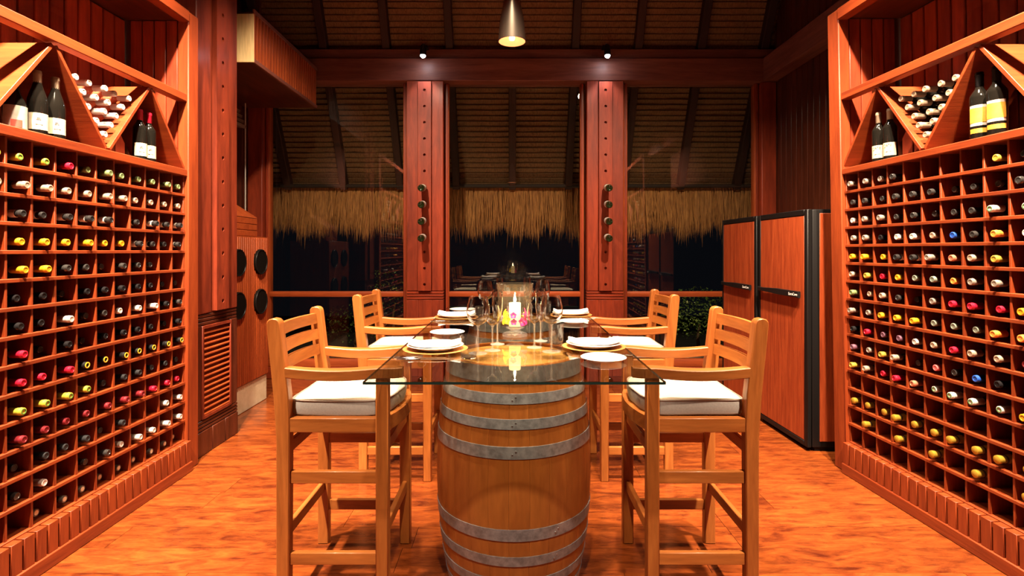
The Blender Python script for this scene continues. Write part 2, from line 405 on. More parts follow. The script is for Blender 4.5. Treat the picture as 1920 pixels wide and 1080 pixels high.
# the pillar with a louvre beside the rack
def louvre_pillar():
    t = thing('louvred_pillar', 'dark red timber pillar with drilled strip above a slatted louvre, beside the bottle rack', 'pillar', (-2.19, 3.975, 0), R(90))
    # local x runs along +y of the room, local -y faces the room
    w = .275
    B().box(-w, -.09, 0, .3, 1.0, 4.9, .006).obj('flank', M['mid_z'], t)
    B().box(.09, w, 0, .3, 1.0, 4.9, .006).obj('flank', M['mid_z'], t)
    B().box(-.09, .09, .012, .3, 1.0, 4.9).obj('core', M['mid_z'], t)
    hole_plate(.165, 1.012, 4.5, [1.075+.178*i for i in range(19)], .016, .036).obj('drilled_strip', M['mid_z'], t, False).location = (0.02, -.026, 0)
    for z in (.92, .947, .974):
        B().box(-w, w, .004, .3, z, z+.021, .004).obj('moulding', M['dark_x'], t)
    B().box(-w+.01, w-.01, .016, .3, .90, 1.0).obj('neck', M['dark_z'], t)
    B().box(-w, -.215, 0, .3, .25, .918, .004).obj('stile', M['dark_z'], t)
    B().box(.175, w, 0, .3, .25, .918, .004).obj('stile', M['dark_z'], t)
    f = B(); f.box(-.215, -.195, -.01, .05, .255, .915, .003); f.box(.155, .175, -.01, .05, .255, .915, .003)
    f.box(-.195, .155, -.01, .05, .255, .275); f.box(-.195, .155, -.01, .05, .895, .915)
    lf = f.obj('louvre_frame', M['mid_z'], t)
    sl = B().prism([(-.004, -.017), (.044, .014), (.044, .023), (-.004, -.008)], 'x', -.195, .155).mesh('louvre_slat', M['panel_x'], False)
    for i in range(16):
        link('louvre_slat', sl, lf, (0, 0, .296+i*.0385))
    B().box(-.21, .17, .06, .08, .25, .918).obj('louvre_back', M['dark_z'], t)
    for z in (.176, .201, .226):
        B().box(-w, w, -.004, .3, z, z+.021, .004).obj('moulding', M['dark_x'], t)
    for u0, u1 in ((-w, -.09), (-.085, .085), (.09, w)):
        B().box(u0, u1, -.008, .3, 0, .172, .005).obj('base_block', M['dark_z'], t)
    B().box(-.09, .09, .004, .02, 0, .172).obj('base_back', M['dark_z'], t)
louvre_pillar()

# ------------------------------------------------------------------ bottles
BORD = [(0,.0),(.028,.0),(.0365,.005),(.0372,.012),(.0372,.185),(.035,.196),(.025,.213),(.0165,.226),(.0146,.238),(.0142,.285),(.0155,.287),(.0155,.297),(0,.297)]
BURG = [(0,.0),(.030,.0),(.0385,.005),(.0395,.012),(.0395,.145),(.0375,.165),(.030,.195),(.0215,.222),(.0162,.243),(.0145,.285),(.0155,.287),(.0155,.297),(0,.297)]
CHAM = [(0,.0),(.030,.0),(.0400,.005),(.0412,.012),(.0412,.155),(.0385,.178),(.030,.210),(.0205,.240),(.0155,.265),(.0145,.29),(.0175,.291),(.0175,.30),(0,.30)]
def capsule(r1=.0163, r0=.0152, z0=.236, z1=.3005, ridge=True):
    p = [(r0+.0006, z0), (r0+.0012, z0+.001)]
    if ridge: p += [(r0+.0010, z1-.020), (r1+.0010, z1-.018), (r1+.0010, z1-.011), (r1, z1-.009)]
    p += [(r1, z1-.002), (r1-.002, z1), (r1-.006, z1), (r1-.0065, z1-.0012), (0, z1-.0012)]
    return p
def bottle_mesh(prof, mat, n=16): return B().lathe(prof, n).mesh('wine_bottle', mat)
BM = {'bord': bottle_mesh(BORD, M['bottle']), 'burg': bottle_mesh(BURG, M['bottle_green']), 'cham': bottle_mesh(CHAM, M['bottle_green']), 'rose': bottle_mesh(BORD, M['bottle_rose']),
      'fine': bottle_mesh(BORD, M['bottle'], 28), 'fineburg': bottle_mesh(BURG, M['bottle'], 28)}
CAPC = {  # code: (rgb, roughness, metallic, words)
 'Y': ((.46,.38,.035), .45, .1, 'lime yellow capped'), 'R': ((.42,.008,.028), .35, .1, 'red capped'), 'G': ((.20,.26,.10), .35, .3, 'sage green capped'),
 'T': ((.36,.26,.185), .4, .2, 'tan capped'), 'b': ((.02,.018,.018), .3, .1, 'black capped, white banded'), 'O': ((.56,.29,.010), .4, .1, 'golden yellow capped'),
 'K': ((.055,.05,.048), .2, .5, 'dull silver capped'), 'B': ((.012,.011,.012), .2, .1, 'glossy black capped'), 'W': ((.50,.46,.42), .45, .0, 'white capped'),
 'E': ((.012,.011,.012), .3, .1, 'black capped, yellow tipped'), 'L': ((.018,.018,.02), .5, .0, 'matt black capped'), 'M': ((.20,.016,.022), .35, .2, 'maroon capped'),
 'C': ((.10,.09,.075), .5, 0, 'uncapped corked'), 'S': ((.30,.24,.195), .35, .3, 'pale silver capped'), 'U': ((.02,.08,.42), .35, .1, 'blue capped'),
 'N': ((.72,.25,.04), .4, .1, 'orange capped'), 'V': ((.46,.34,.05), .3, .3, 'old gold capped'), 'A': ((.20,.22,.17), .4, .2, 'grey green capped'),
 'P': ((.50,.18,.10), .35, .3, 'copper capped'), 'D': ((.13,.055,.085), .45, .0, 'dusky purple capped'), 'I': ((.66,.12,.12), .4, .1, 'rose pink capped'),
 'F': ((.40,.25,.03), .3, .45, 'gold foil sparkling'), 'w': ((.50,.46,.42), .45, 0, 'white capped, green ringed'), 'x': ((.52,.42,.38), .45, 0, 'blush white capped'),
}
CM = {k: plain('cap_'+w[3].replace(' ', '_').replace(',', ''), w[0], w[1], w[2], spec=.22 if k in 'BLbE' else .4) for k, w in CAPC.items()}
CAPM = {k: B().lathe(capsule(ridge=k not in 'CL'), 14).mesh('capsule', CM[k]) for k in CAPC if k not in 'FC'}
CAPM['F'] = B().lathe([(.0222,.236), (.0228,.237), (.0185,.262), (.0168,.276), (.0186,.286), (.0196,.296), (.0186,.304), (.012,.308), (0,.308)], 14).mesh('foil', CM['F'])
CAPM['C'] = B().lathe([(.0157,.278), (.0166,.279), (.0166,.2985), (.011,.2985), (.0108,.297), (0,.297)], 14).mesh('bottle_lip', CM['C'])
CORK = B().lathe([(.0001,.2972), (.0112,.2972), (.0112,.2995), (0,.3)], 12).mesh('cork', plain('cork', (.70,.55,.36), .8))
BAND = B().lathe([(.0160,.240), (.0174,.2405), (.0174,.2705), (.0160,.271)], 14).mesh('neck_label', plain('neck_label', (.75,.70,.62), .6))
TIP = B().lathe([(.0155,.2990), (.0158,.3012), (.0105,.3016), (.0100,.3000)], 14).mesh('cap_ring', plain('cap_ring_yellow', (.75,.42,.03), .4))
RING = B().lathe([(.0120,.2990), (.0120,.3012), (.0095,.3012), (.0095,.2995)], 14).mesh('cap_ring', plain('cap_ring_green', (.05,.20,.04), .5))
FOILB = B().lathe([(.0190,.2605), (.0196,.261), (.0180,.2685), (.0174,.269)], 14).mesh('foil_band', plain('foil_band', (.03,.02,.01), .4))
def bottle(kind, code, mw, label, group):
    o = link('wine_bottle', BM[kind]); o.matrix_world = mw
    tag(o, label, 'bottle', group)
    if code == 'none': return o
    c = link('capsule' if code not in 'CF' else ('foil' if code == 'F' else 'bottle_lip'), CAPM[code], o)
    if code == 'C': link('cork', CORK, o)
    if code == 'b': link('neck_label', BAND, o)
    if code == 'E': link('cap_ring', TIP, c)
    if code == 'w' or code == 'Y': link('cap_ring', RING, c)
    if code == 'F': link('foil_band', FOILB, c)
    return o
def label_patch(name, r, z0, z1, half, mat, parent, t=.0006):
    n = 10
    b = B(); g = [[(( r+t)*math.sin(-half+2*half*i/n), -(r+t)*math.cos(-half+2*half*i/n), z) for z in (z0, z1)] for i in range(n+1)]
    b.sheet(g); bmesh.ops.recalc_face_normals(b.bm, faces=b.bm.faces)
    return b.obj(name, mat, parent)
def text_mesh(txt, size, mat, ext=.0004):
    cu = bpy.data.curves.new('txt', 'FONT'); cu.body = txt; cu.size = size; cu.align_x = 'CENTER'; cu.extrude = ext
    ob = bpy.data.objects.new('txt', cu); COL.objects.link(ob)
    dg = bpy.context.evaluated_depsgraph_get(); me = bpy.data.meshes.new_from_object(ob.evaluated_get(dg))
    bpy.data.objects.remove(ob); me.materials.clear(); me.materials.append(mat)
    return me

# ------------------------------------------------------------------ the two racks
LEFT = [ # columns 1.. counted from the far end
 'GGGGGGGRYYY', 'TTTTTTTTTTT', 'bbbb.bbbbbb', 'bbbbOOOOOOO', '..KKKKKKOOO', 'BBBBBBBBBBB', 'KBWWWKKWBBB', 'BBBBBBBBBRR',
 'EEEEEEERRRR', 'LLLLLLYYYYY', 'RRRMMMMMMM.', 'WW..LLLLLLL', 'WWWWWKK.xKK', 'CCCCCCCCC.M']
RIGHT = [
 'SSSK....VK', 'KKKKKKKKKK', 'WSSKKKKKww', 'SSBWWTUKNW', 'OOObbSPTV.', 'TVROAANSS.', 'GTTKBSRRRO', 'SSOOOAAANN',
 'BRDDWTRTTM', 'DSVTKIKUBB', 'VTRRPwwwwO', '..........', 'FFFFFFFFFF', '.F.F.F.F.F', '..........']
def make_rack(side):
    left = side == 'left'
    s = -1 if left else 1
    if left:
        loc = (-2.155, 3.515, 0); rz = R(90); nrow, pz, pu, ncol = 14, .1238, .1237, 15; end = 'louvred pillar'
        label = 'tall red cedar bottle rack running beside the louvred pillar'; z_top = 1.939; au, hu = .332, .335; L_ = ncol*pu
    else:
        loc = (2.204, 3.485, 0.001); rz = R(-90+2.86); nrow, pz, pu, ncol = 15, .1160, .1208, 15; end = 'fridge cabinets'
        label = 'tall red cedar bottle rack running beside the fridge cabinets'; z_top = 1.946; au, hu = .298, .327; L_ = ncol*pu
    lean = 0 if left else R(1.0)
    t = thing('bottle_rack', label, 'rack', loc, rz); t.rotation_euler = (lean, 0, rz)
    MW = Matrix.Translation(loc) @ Matrix.Rotation(rz, 4, 'Z') @ Matrix.Rotation(lean, 4, 'X')
    D = .36
    def bx(name, u0, u1, v0, v1, z0, z1, mat, bev=.003, parent=t):
        return B().box(s*u0, s*u1, v0, v1, z0, z1, bev).obj(name, mat, parent)
    # frame
    bx('post', -.113, -.002, -.022, .05, 0, 3.03, M['rack_z'], .005)
    bx('end_panel', -.05, -.018, .05, D+.06, 0, 3.0, M['dark_z'])
    bx('end_panel', -.018, -.003, .05, D, 0, 1.985, M['rack_z'])
    for q in range(4):
        bx('end_board', -.018, -.006, .054+q*.079, .054+q*.079+.073, 1.99, 2.968, M['red_z'])
    bx('top_rail', -.002, L_, -.03, .04, 2.955, 3.03, M['rack_x'], .005)
    bx('top_panel', -.004, L_, .04, D+.05, 2.97, 3.0, M['dark_x'])
    bx('middle_rail', -.002, L_, -.012, .05, 2.432, 2.482, M['rack_x'], .004)
    bx('ledge', -.002, L_, -.014, D, z_top, 1.985, M['rack_x'], .004)
    base_z = z_top - nrow*pz
    bx('bottom_board', -.002, L_, 0, D, base_z-.022, base_z, M['rack_x'])
    bx('skirting', -.002, L_, -.052, 0, 0, .066, M['rack_x'], .004)
    bx('skirting_back', -.002, L_, -.004, .02, .066, base_z-.012, M['dark_x'])
    bm_ = B().box(-.0255, .0255, -.044, -.004, .066, base_z-.004, .002).mesh('skirting_block', M['rack_z'])
    n = int(L_/.0605)
    for i in range(n): link('skirting_block', bm_, t, (s*(.03+i*.0605), 0, 0))
    bx('back_panel', 0, L_, D, D+.02, .0, 1.985, M['dark_z'])
    sh = B().box(s*-.002, s*L_, 0, D, -.017, 0, .002).mesh('shelf', M['rack_x'])
    for k in range(1, nrow): link('shelf', sh, t, (0, 0, z_top - k*pz + .008))
    dv = B().box(-.0055, .0055, .006, D, base_z, z_top, .001).mesh('divider', M['rack_z'])
    for c in range(1, ncol+1): link('divider', dv, t, (s*c*pu, 0, 0))
    link('divider', dv, t, (s*.004, 0, 0))
    # zig-zag of slanting boards above
    apex_z, foot_z = 2.430, 1.986
    verts_u = []
    th = .009
    def slant(ua, za, ub, zb):
        d = Vector((ub-ua, zb-za)); nrm = Vector((-d.y, d.x)).normalized()*th
        poly = [(s*(ua+nrm.x), za+nrm.y), (s*(ub+nrm.x), zb+nrm.y), (s*(ub-nrm.x), zb-nrm.y), (s*(ua-nrm.x), za-nrm.y)]
        return B().prism(poly, 'y', 0, .31, .0015).obj('slanted_board', M['rack_y'], t)
    cyc = 0
    while au + cyc*2*hu - hu < L_ - .1:
        a = au + cyc*2*hu
        slant(a-hu+.012, foot_z+.008, a-.009, apex_z-.012); slant(a+.009, apex_z-.012, a+hu-.012, foot_z+.008)
        cyc += 1
    # upper back: vertical boards behind a clear pane
    ub = B().box(-.044, .044, D+.03, D+.045, 1.99, 2.96, .004).mesh('back_board', M['red_z'])
    for i in range(int(L_/.096)): link('back_board', ub, t, (s*(.05+i*.096), 0, 0))
    bx('back_board_base', 0, L_, D+.046, D+.06, 1.98, 2.97, M['dark_z'])
    bx('back_pane', .5, L_, D+.0, D+.006, 1.99, 2.96, M['pane'], 0)
    # bottles in the cells
    table = LEFT if left else RIGHT
    grp = 'bottles lying in the rack by the ' + end
    for r_, line in enumerate(table):
        zf = z_top - (r_+1)*pz + .008 if r_ < nrow-1 else base_z
        for c, code in enumerate(line):
            if code == '.': continue
            kind = 'cham' if code == 'F' else ('burg' if code in 'TSGA' else 'bord')
            rad = {'cham': .0412, 'burg': .0395, 'bord': .0372}[kind]
            u = (c+.5)*pu + random.uniform(-.012, .012)
            mouth = random.uniform(-.022, .012) + (.03 if code == 'C' else 0) + (.012 if code in 'BLK' else 0)
            v = mouth + .30
            m = MW @ Matrix.Translation((s*u, v, zf+rad+.0005)) @ Matrix.Rotation(R(90), 4, 'X') @ Matrix.Rotation(random.uniform(0, 6.28), 4, 'Z')
            bottle(kind, code, m, '%s wine bottle in %s row down, %s cell from the %s' % (CAPC[code][3], ORD[r_+1], ORD[c+1], end), grp)
    # pile in the V between the two near gables
    vu = au + hu
    kind, code = ('rose', 'x') if left else ('bord', 'T')
    names = ['bottom tip', 'second layer up', 'third layer up', 'fourth layer up', 'top layer']
    for k in range(5):
        for i in range(k+1):
            u = vu + (i - k/2)*.0945*hu/.335; z = foot_z + .085 + k*.0613
            m = MW @ Matrix.Translation((s*u, .325+random.uniform(-.012, .012), z)) @ Matrix.Rotation(R(90), 4, 'X')
            rank = i + 1
            lab = ('blush capped rose bottle' if left else 'tan capped dark bottle') + ' piled in V slot, %s, %s from the %s side' % (names[k], ORD[rank], 'pillar' if left else 'fridge')
            bottle(kind, code, m, lab, 'bottles piled in the V slot by the ' + end)
    return t, MW, s
rackL, MWL, sL = make_rack('left')
rackR, MWR, sR = make_rack('right')

# bottles standing under the gables
PAPER = noisy('label_paper', (.46,.41,.28), (.52,.46,.34), 30, .7)
PAPER_G = noisy('label_grey', (.28,.24,.20), (.36,.32,.28), 14, .7)
PAPER_Y = noisy('label_yellow', (.52,.22,.015), (.60,.34,.04), 22, .6)
PAPER_P = noisy('label_pale', (.42,.31,.28), (.52,.43,.37), 60, .6)
RED_P = plain('label_red', (.62,.05,.03), .6)
def standing(MW, s, u, v, kind, code, label, turn, group, sc=1.0, style='plain', text=None, zs=1.0):
    m = MW @ Matrix.Translation((s*u, v, 1.9855)) @ Matrix.Rotation(turn, 4, 'Z') @ Matrix.Diagonal((sc, sc, sc*zs, 1))
    o = bottle(kind, code, m, label, group)
    r = .0395 if kind == 'fineburg' else .0372
    if style == 'plain':
        p = label_patch('paper_label', r, .022, .098, 1.05, PAPER, o)
        if text:
            tm = text_mesh(text, .017, M['ink']); q = link('label_print', tm, p, (-.004, -(r+.0016), .078), (R(90), 0, 0))
        else:
            q = B().box(-.012, .006, -(r+.0012), -(r+.0004), .066, .069).box(-.009, .003, -(r+.0012), -(r+.0004), .072, .077).obj('label_print', M['ink'], p, False)
        B().box(-.014, .012, -(r+.0012), -(r-.003), .045, .0463).obj('label_print', M['ink'], p, False)
    elif style == 'yellow':
        p = label_patch('paper_label', r, .058, .150, .95, PAPER_P, o)
        label_patch('picture_panel', r, .072, .138, .95, PAPER_Y, p, .0012)
        label_patch('lower_strip', r, .026, .046, .95, PAPER_Y, o)
    elif style == 'grey':
        p = label_patch('paper_label', r, .010, .150, 1.2, PAPER_G, o)
        label_patch('red_panel', r, .012, .060, .45, RED_P, p, .0012)
    return o
gl = 'bottles standing under the gables by the louvred pillar'; gr = 'bottles standing under the gables by the fridge cabinets'
aimL, aimR = R(-38), R(38)
standing(MWL, sL, .356, .05, 'fine', 'R', 'red capped bottle under the gable beside the louvred pillar, farther from the pillar', aimL, gl)
standing(MWL, sL, .277, .05, 'fine', 'R', 'red capped bottle under the gable beside the louvred pillar, nearer the pillar', aimL, gl)
standing(MWL, sL, 1.037, .05, 'fineburg', 'T', 'cream capped burgundy bottle with cream label, beside the short grey labelled bottle', aimL, gl)
standing(MWL, sL, .939, .05, 'fineburg', 'T', 'cream capped burgundy bottle with cream label, on the pillar side of its twin', aimL, gl)
standing(MWL, sL, 1.140, .06, 'fineburg', 'none', 'short stout bottle with grey label and red patch under the gable', aimL, gl, 1.10, 'grey', None, .64)
standing(MWR, sR, .247, .05, 'fine', 'T', 'tan capped bottle with lettered cream label under gable, nearer the fridges', aimR, gr, 1.0, 'plain', 'ARTZ')
standing(MWR, sR, .337, .05, 'fine', 'T', 'tan capped bottle with lettered cream label under gable, farther from the fridges', aimR, gr, 1.0, 'plain', 'ARTZ')
standing(MWR, sR, .908, .05, 'fine', 'B', 'black bottle with yellow picture label under gable, nearer the fridges', aimR, gr, 1.08, 'yellow')
standing(MWR, sR, .995, .05, 'fine', 'B', 'black bottle with yellow picture label under gable, farther from the fridges', aimR, gr, 1.08, 'yellow')

# bottles pushed neck first into the column strips
NB = B().lathe([(0,.012),(.014,.010),(.026,.001),(.031,.0),(.0365,.005),(.0372,.012),(.0372,.185),(.035,.196),(.025,.213),(.0112,.235),(.0108,.262),(0,.262)], 20)
NBm = NB.mesh('wine_bottle', M['bottle_green'])
for cx, nm in ((-.972, 'slatted box'), (1.040, 'fridges')):
    for i in range(4):
        z = HOLES[3+i]
        o = link('wine_bottle', NBm); tilt = R(8)
        o.matrix_world = Matrix.Translation((cx, 5.945, z)) @ Matrix.Rotation(tilt, 4, 'X') @ Matrix.Translation((0, -.258, 0)) @ Matrix.Rotation(R(-90), 4, 'X')
        lb = B().lathe([(.0372,.05), (.0380,.0505), (.0380,.13), (.0372,.1305)], 20).obj('paper_label', PAPER if i == 3 else PAPER_P, o)
        tag(o, 'bottle stuck neck first in the drilled column near the %s, %s from top' % (nm, ORD[4-i]), 'bottle', 'bottles in the column holes')

# ------------------------------------------------------------------ fridge cabinets
def fridge_at(y_near, y_far, x_far, label):
    w = y_far - y_near
    t = thing('wine_fridge', label, 'fridge', (x_far, y_far, 0), R(-90+1.2))
    h, d = 1.75, .62
    B().box(0, w, .022, d, .03, h, .012, 2).obj('cabinet', M['black'], t)
    B().box(.02, w-.02, .05, d-.03, 0, .03).obj('plinth', M['black'], t, False)
    B().box(w-.004, w+.004, .075, d-.02, .075, h-.03, .002).obj('side_panel', M['cooler_z'], t)
    dr = B().box(.030, w-.046, -.012, .02, .070, h-.045, .004).obj('door', M['cooler_z'], t)
    B().box(0.0, .028, -.014, .02, .03, h, .006).obj('door_frame', M['black'], t)
    B().box(w-.044, w, -.014, .02, .03, h, .006).obj('door_frame', M['black'], t)
    B().box(.028, w-.044, -.014, .02, h-.043, h, .004).obj('door_frame', M['black'], t)
    B().box(.028, w-.044, -.014, .02, .03, .068, .004).obj('door_frame', M['black'], t)
    hz = 1.128
    hd = B().prism([(.034, hz-.012), (.034, hz+.020), (.10, hz+.016), (w*.45, hz+.024), (w-.075, hz+.022), (w-.075, hz-.026), (w*.45, hz-.022), (.10, hz-.012)], 'y', -.040, -.020, .003).obj('handle', M['iron'], dr)
    B().box(.05, .08, -.022, -.010, hz-.008, hz+.012).box(w-.13, w-.09, -.022, -.010, hz-.012, hz+.012).obj('handle_mount', M['iron'], dr)
    tm = text_mesh('EuroCave', .030, M['print'])
    link('maker_name', tm, hd, (w-.145, -.0408, hz-.012), (R(90), 0, 0))
    return t
fridge_at(3.84, 4.565, 2.125, 'tall wood veneer wine fridge with black edges beside the bottle rack')
fridge_at(4.60, 5.31, 2.105, 'tall wood veneer wine fridge with black edges near the window')

# ------------------------------------------------------------------ cabinet with round grilles, chest on it, slatted box above
def grille_cabinet():
    t = thing('grille_cabinet', 'orange cedar slatted cabinet with four round black grilles on a pale plinth', 'cabinet', (-2.40, 5.23, 0), R(90))
    # local x: 0 at far end, negative towards camera; local -y faces the room
    L_ = .86
    B().box(-L_, 0, .006, .5, 0, .245, .006).obj('plinth', M['plaster'], t)
    B().box(-L_, 0, .02, .5, .25, 1.58).obj('body', M['panel_z'], t)
    for z0, z1 in ((.25, .30), (.50, .52), (.905, .925), (1.545, 1.58)):
        B().box(-L_, 0, -.004, .02, z0, z1, .003).obj('rail', M['panel_x'], t)
    sl = B().box(-.0125, .0125, -.010, .02, .255, 1.57, .003).mesh('slat', M['panel_z'])
    n = 25
    for i in range(n): link('slat', sl, t, (-.018-i*(L_-.036)/(n-1), 0, 0))
    gm_ = B().lathe([(0, .0), (.112, .0), (.119, -.006), (.119, .018), (0, .018)], 36).mesh('round_grille', M['holeback'])
    ring = B().lathe([(.106,-.001), (.109,.004), (.116,.004), (.119,-.001)], 36).mesh('grille_ring', M['black'])
    for x in (-.18, -.59):
        for z in (1.344, .970):
            g_ = link('round_grille', gm_, t, (x, -.012, z), (R(90), 0, 0)); link('grille_ring', ring, g_, (0, 0, .018))
grille_cabinet()
ch = thing('wooden_chest', 'small red wooden chest with sloping lid and brass studs on the grille cabinet', 'chest', (-2.62, 4.93, 1.581))
for i in range(3):
    z0 = .004 + i*.058
    B().box(-.19, .16, -.24, .22, z0, z0+.055, .004).obj('plank', M['panel_x'], ch)
B().prism([(-.19, .18), (.16, .18), (.156, .19), (-.11, .36), (-.19, .36)], 'y', -.24, .22, .004).obj('lid', M['panel_x'], ch)
for x in (-.12, -.04, .06, .12):
    for z in (.03, .15):
        B().lathe([(0,-.008), (.005,-.006), (.008,0), (0,0)], 10).obj('stud', M['brass'], ch).matrix_local = Matrix.Translation((x, -.240, z)) @ Matrix.Rotation(R(-90), 4, 'X')

hbx = thing('slatted_box', 'hanging wooden air duct box with slatted side and end paled as if lit', 'duct box', (-2.17, 4.455, 3.03))
LB = 1.45
B().box(-.78, -.004, .012, LB, .0, .42, .004).obj('body', M['dark_y'], hbx)
B().box(-.78, .012, .0, .012, -.004, .40, .002).obj('end_board', wood('end_paled_as_lit', (.80,.60,.30), (.70,.48,.22), 'z', var=.05), hbx)  # pale colour stands in for light falling on this end
B().box(-.004, .014, .012, LB, -.004, .03, .003).obj('rail', M['beam_y'], hbx)
B().box(-.004, .014, .012, LB, .41, .445, .003).obj('rail', M['beam_y'], hbx)
sm = B().box(-.004, .008, -.017, .017, .03, .41, .002).mesh('slat', M['panel_z'])
for i in range(25): link('slat', sm, hbx, (0, .028+i*.058, 0))
for i in range(2):
    B().box(-.5, -.46, .3+i*.8, .34+i*.8, .37, 1.85).obj('hanger', M['dark_z'], hbx)

cd = B().tube([(-2.86, 5.72, 3.3), (-2.86, 5.72, 1.6)], .006, 8).obj('blind_cord', M['cord']); tag(cd, 'thin pale blind cord hanging behind the grille cabinet', 'cord')
bl = B()
for i in range(4):
    bl.prism([(-2.97, 2.76+i*.055), (-2.80-.02*i, 2.73+i*.055), (-2.79-.02*i, 2.76+i*.055), (-2.97, 2.805+i*.055)], 'y', 4.6, 5.6)
bo = bl.obj('folded_blind', M['cloth_dark'], smooth=False); tag(bo, 'folded dark cloth blind bunched up under the slatted box', 'blind')

# ------------------------------------------------------------------ barrels
def barrel(loc, label):
    t = thing('wine_barrel', label, 'barrel', loc, 0, 'barrels holding up the glass table')
    Hh = .986; Rb, Rh = .347, .292
    def rad(z):
        k = (z/Hh-.5)*2; return Rb - (Rb-Rh)*abs(k)**2.0
    zs = [Hh*i/14 for i in range(15)]
    ns = 26; da = 2*PI/ns
    def stave():
        b = B(); g = []; half = da/2; gap = .0003
        cols = [-half, -half*.93, 0, half*.93, half]
        rows = []
        for z in zs:
            r = rad(z); row = []
            for q, a in enumerate(cols):
                rr = r - (.0006 if q in (0, 4) else 0); aa = a*(1-gap/(r*half)) if q in (0, 4) else a
                row.append((rr*math.sin(aa), -rr*math.cos(aa), z))
            inner = [((r-.024)*math.sin(a), -(r-.024)*math.cos(a), z) for a in (half*.99, 0, -half*.99)]
            rows.append(row + inner + [row[0]])
        b.sheet(rows)
        bmesh.ops.remove_doubles(b.bm, verts=b.bm.verts, dist=1e-6)
        bmesh.ops.holes_fill(b.bm, edges=b.bm.edges, sides=12)
        bmesh.ops.recalc_face_normals(b.bm, faces=b.bm.faces)
        return b
    sm_ = stave().mesh('stave', M['stave'])
    for i in range(ns): link('stave', sm_, t, (0,0,0), (0, 0, i*da+.06))
    # heads: planks within the chime
    for z0, nm in ((Hh-.035, 'top'), (.012, 'bottom')):
        rr = Rh-.026; n = 6
        for i in range(n):
            x0, x1 = -rr + 2*rr*i/n + .0008, -rr + 2*rr*(i+1)/n - .0008
            pts = []
            for k in range(7):
                x = x0 + (x1-x0)*k/6; pts.append((x, -math.sqrt(max(rr*rr-x*x, 1e-5))))
            for k in range(6, -1, -1):
                x = x0 + (x1-x0)*k/6; pts.append((x, math.sqrt(max(rr*rr-x*x, 1e-5))))
            B().prism([(p[1], p[0]) for p in pts], 'z', z0, z0+.022, .001).obj('head_plank', M['head'], t)
    # hoops: (centre height from top, width)
    for zc, w_ in ((.033, .062), (.125, .040), (.222, .039), (.331, .047), (Hh-.331, .047), (Hh-.222, .039), (Hh-.125, .040), (Hh-.033, .062)):
        z = Hh - zc; za, zb = max(z-w_/2, .001), min(z+w_/2, Hh-.001)
        hp = B().lathe([(rad(za)-.001, za), (rad(za)+.0028, za), (rad(zb)+.0028, zb), (rad(zb)-.001, zb)], 72).obj('hoop', M['hoop'], t)
        for k in (-1, 1):
            a = R(-90+1.2*k) if zc < .5 else R(-60+1.2*k)
            rv = B().lathe([(.0045, 0), (.004, .0016), (0, .0024)], 8).obj('rivet', M['rivet'], hp)
            rv.matrix_local = Matrix.Translation(((rad(z)+.0027)*math.cos(a), (rad(z)+.0027)*math.sin(a), z+k*.006)) @ Matrix.Rotation(a, 4, 'Z') @ Matrix.Rotation(R(90), 4, 'Y')
    return t
barrel((0.008, 2.433, 0), 'oak wine barrel with grey hoops under the glass table end away from windows')
barrel((0.008, 3.72, 0), 'oak wine barrel with grey hoops under the window end of the glass table')

# ------------------------------------------------------------------ glass table top
GT = 1.001
tt = thing('glass_tabletop', 'large rectangular clear glass tabletop resting on the barrels', 'tabletop', (0.008, 3.08, .988))
b = B().box(-.521, .521, -1.25, 1.25, 0.001, .013, .0015)
gtop = b.mesh('pane', M['glass_top'], False); gtop.materials.append(M['glass_edge'])
for p in gtop.polygons:
    if abs(p.normal.z) < .5: p.material_index = 1
link('pane', gtop, tt)
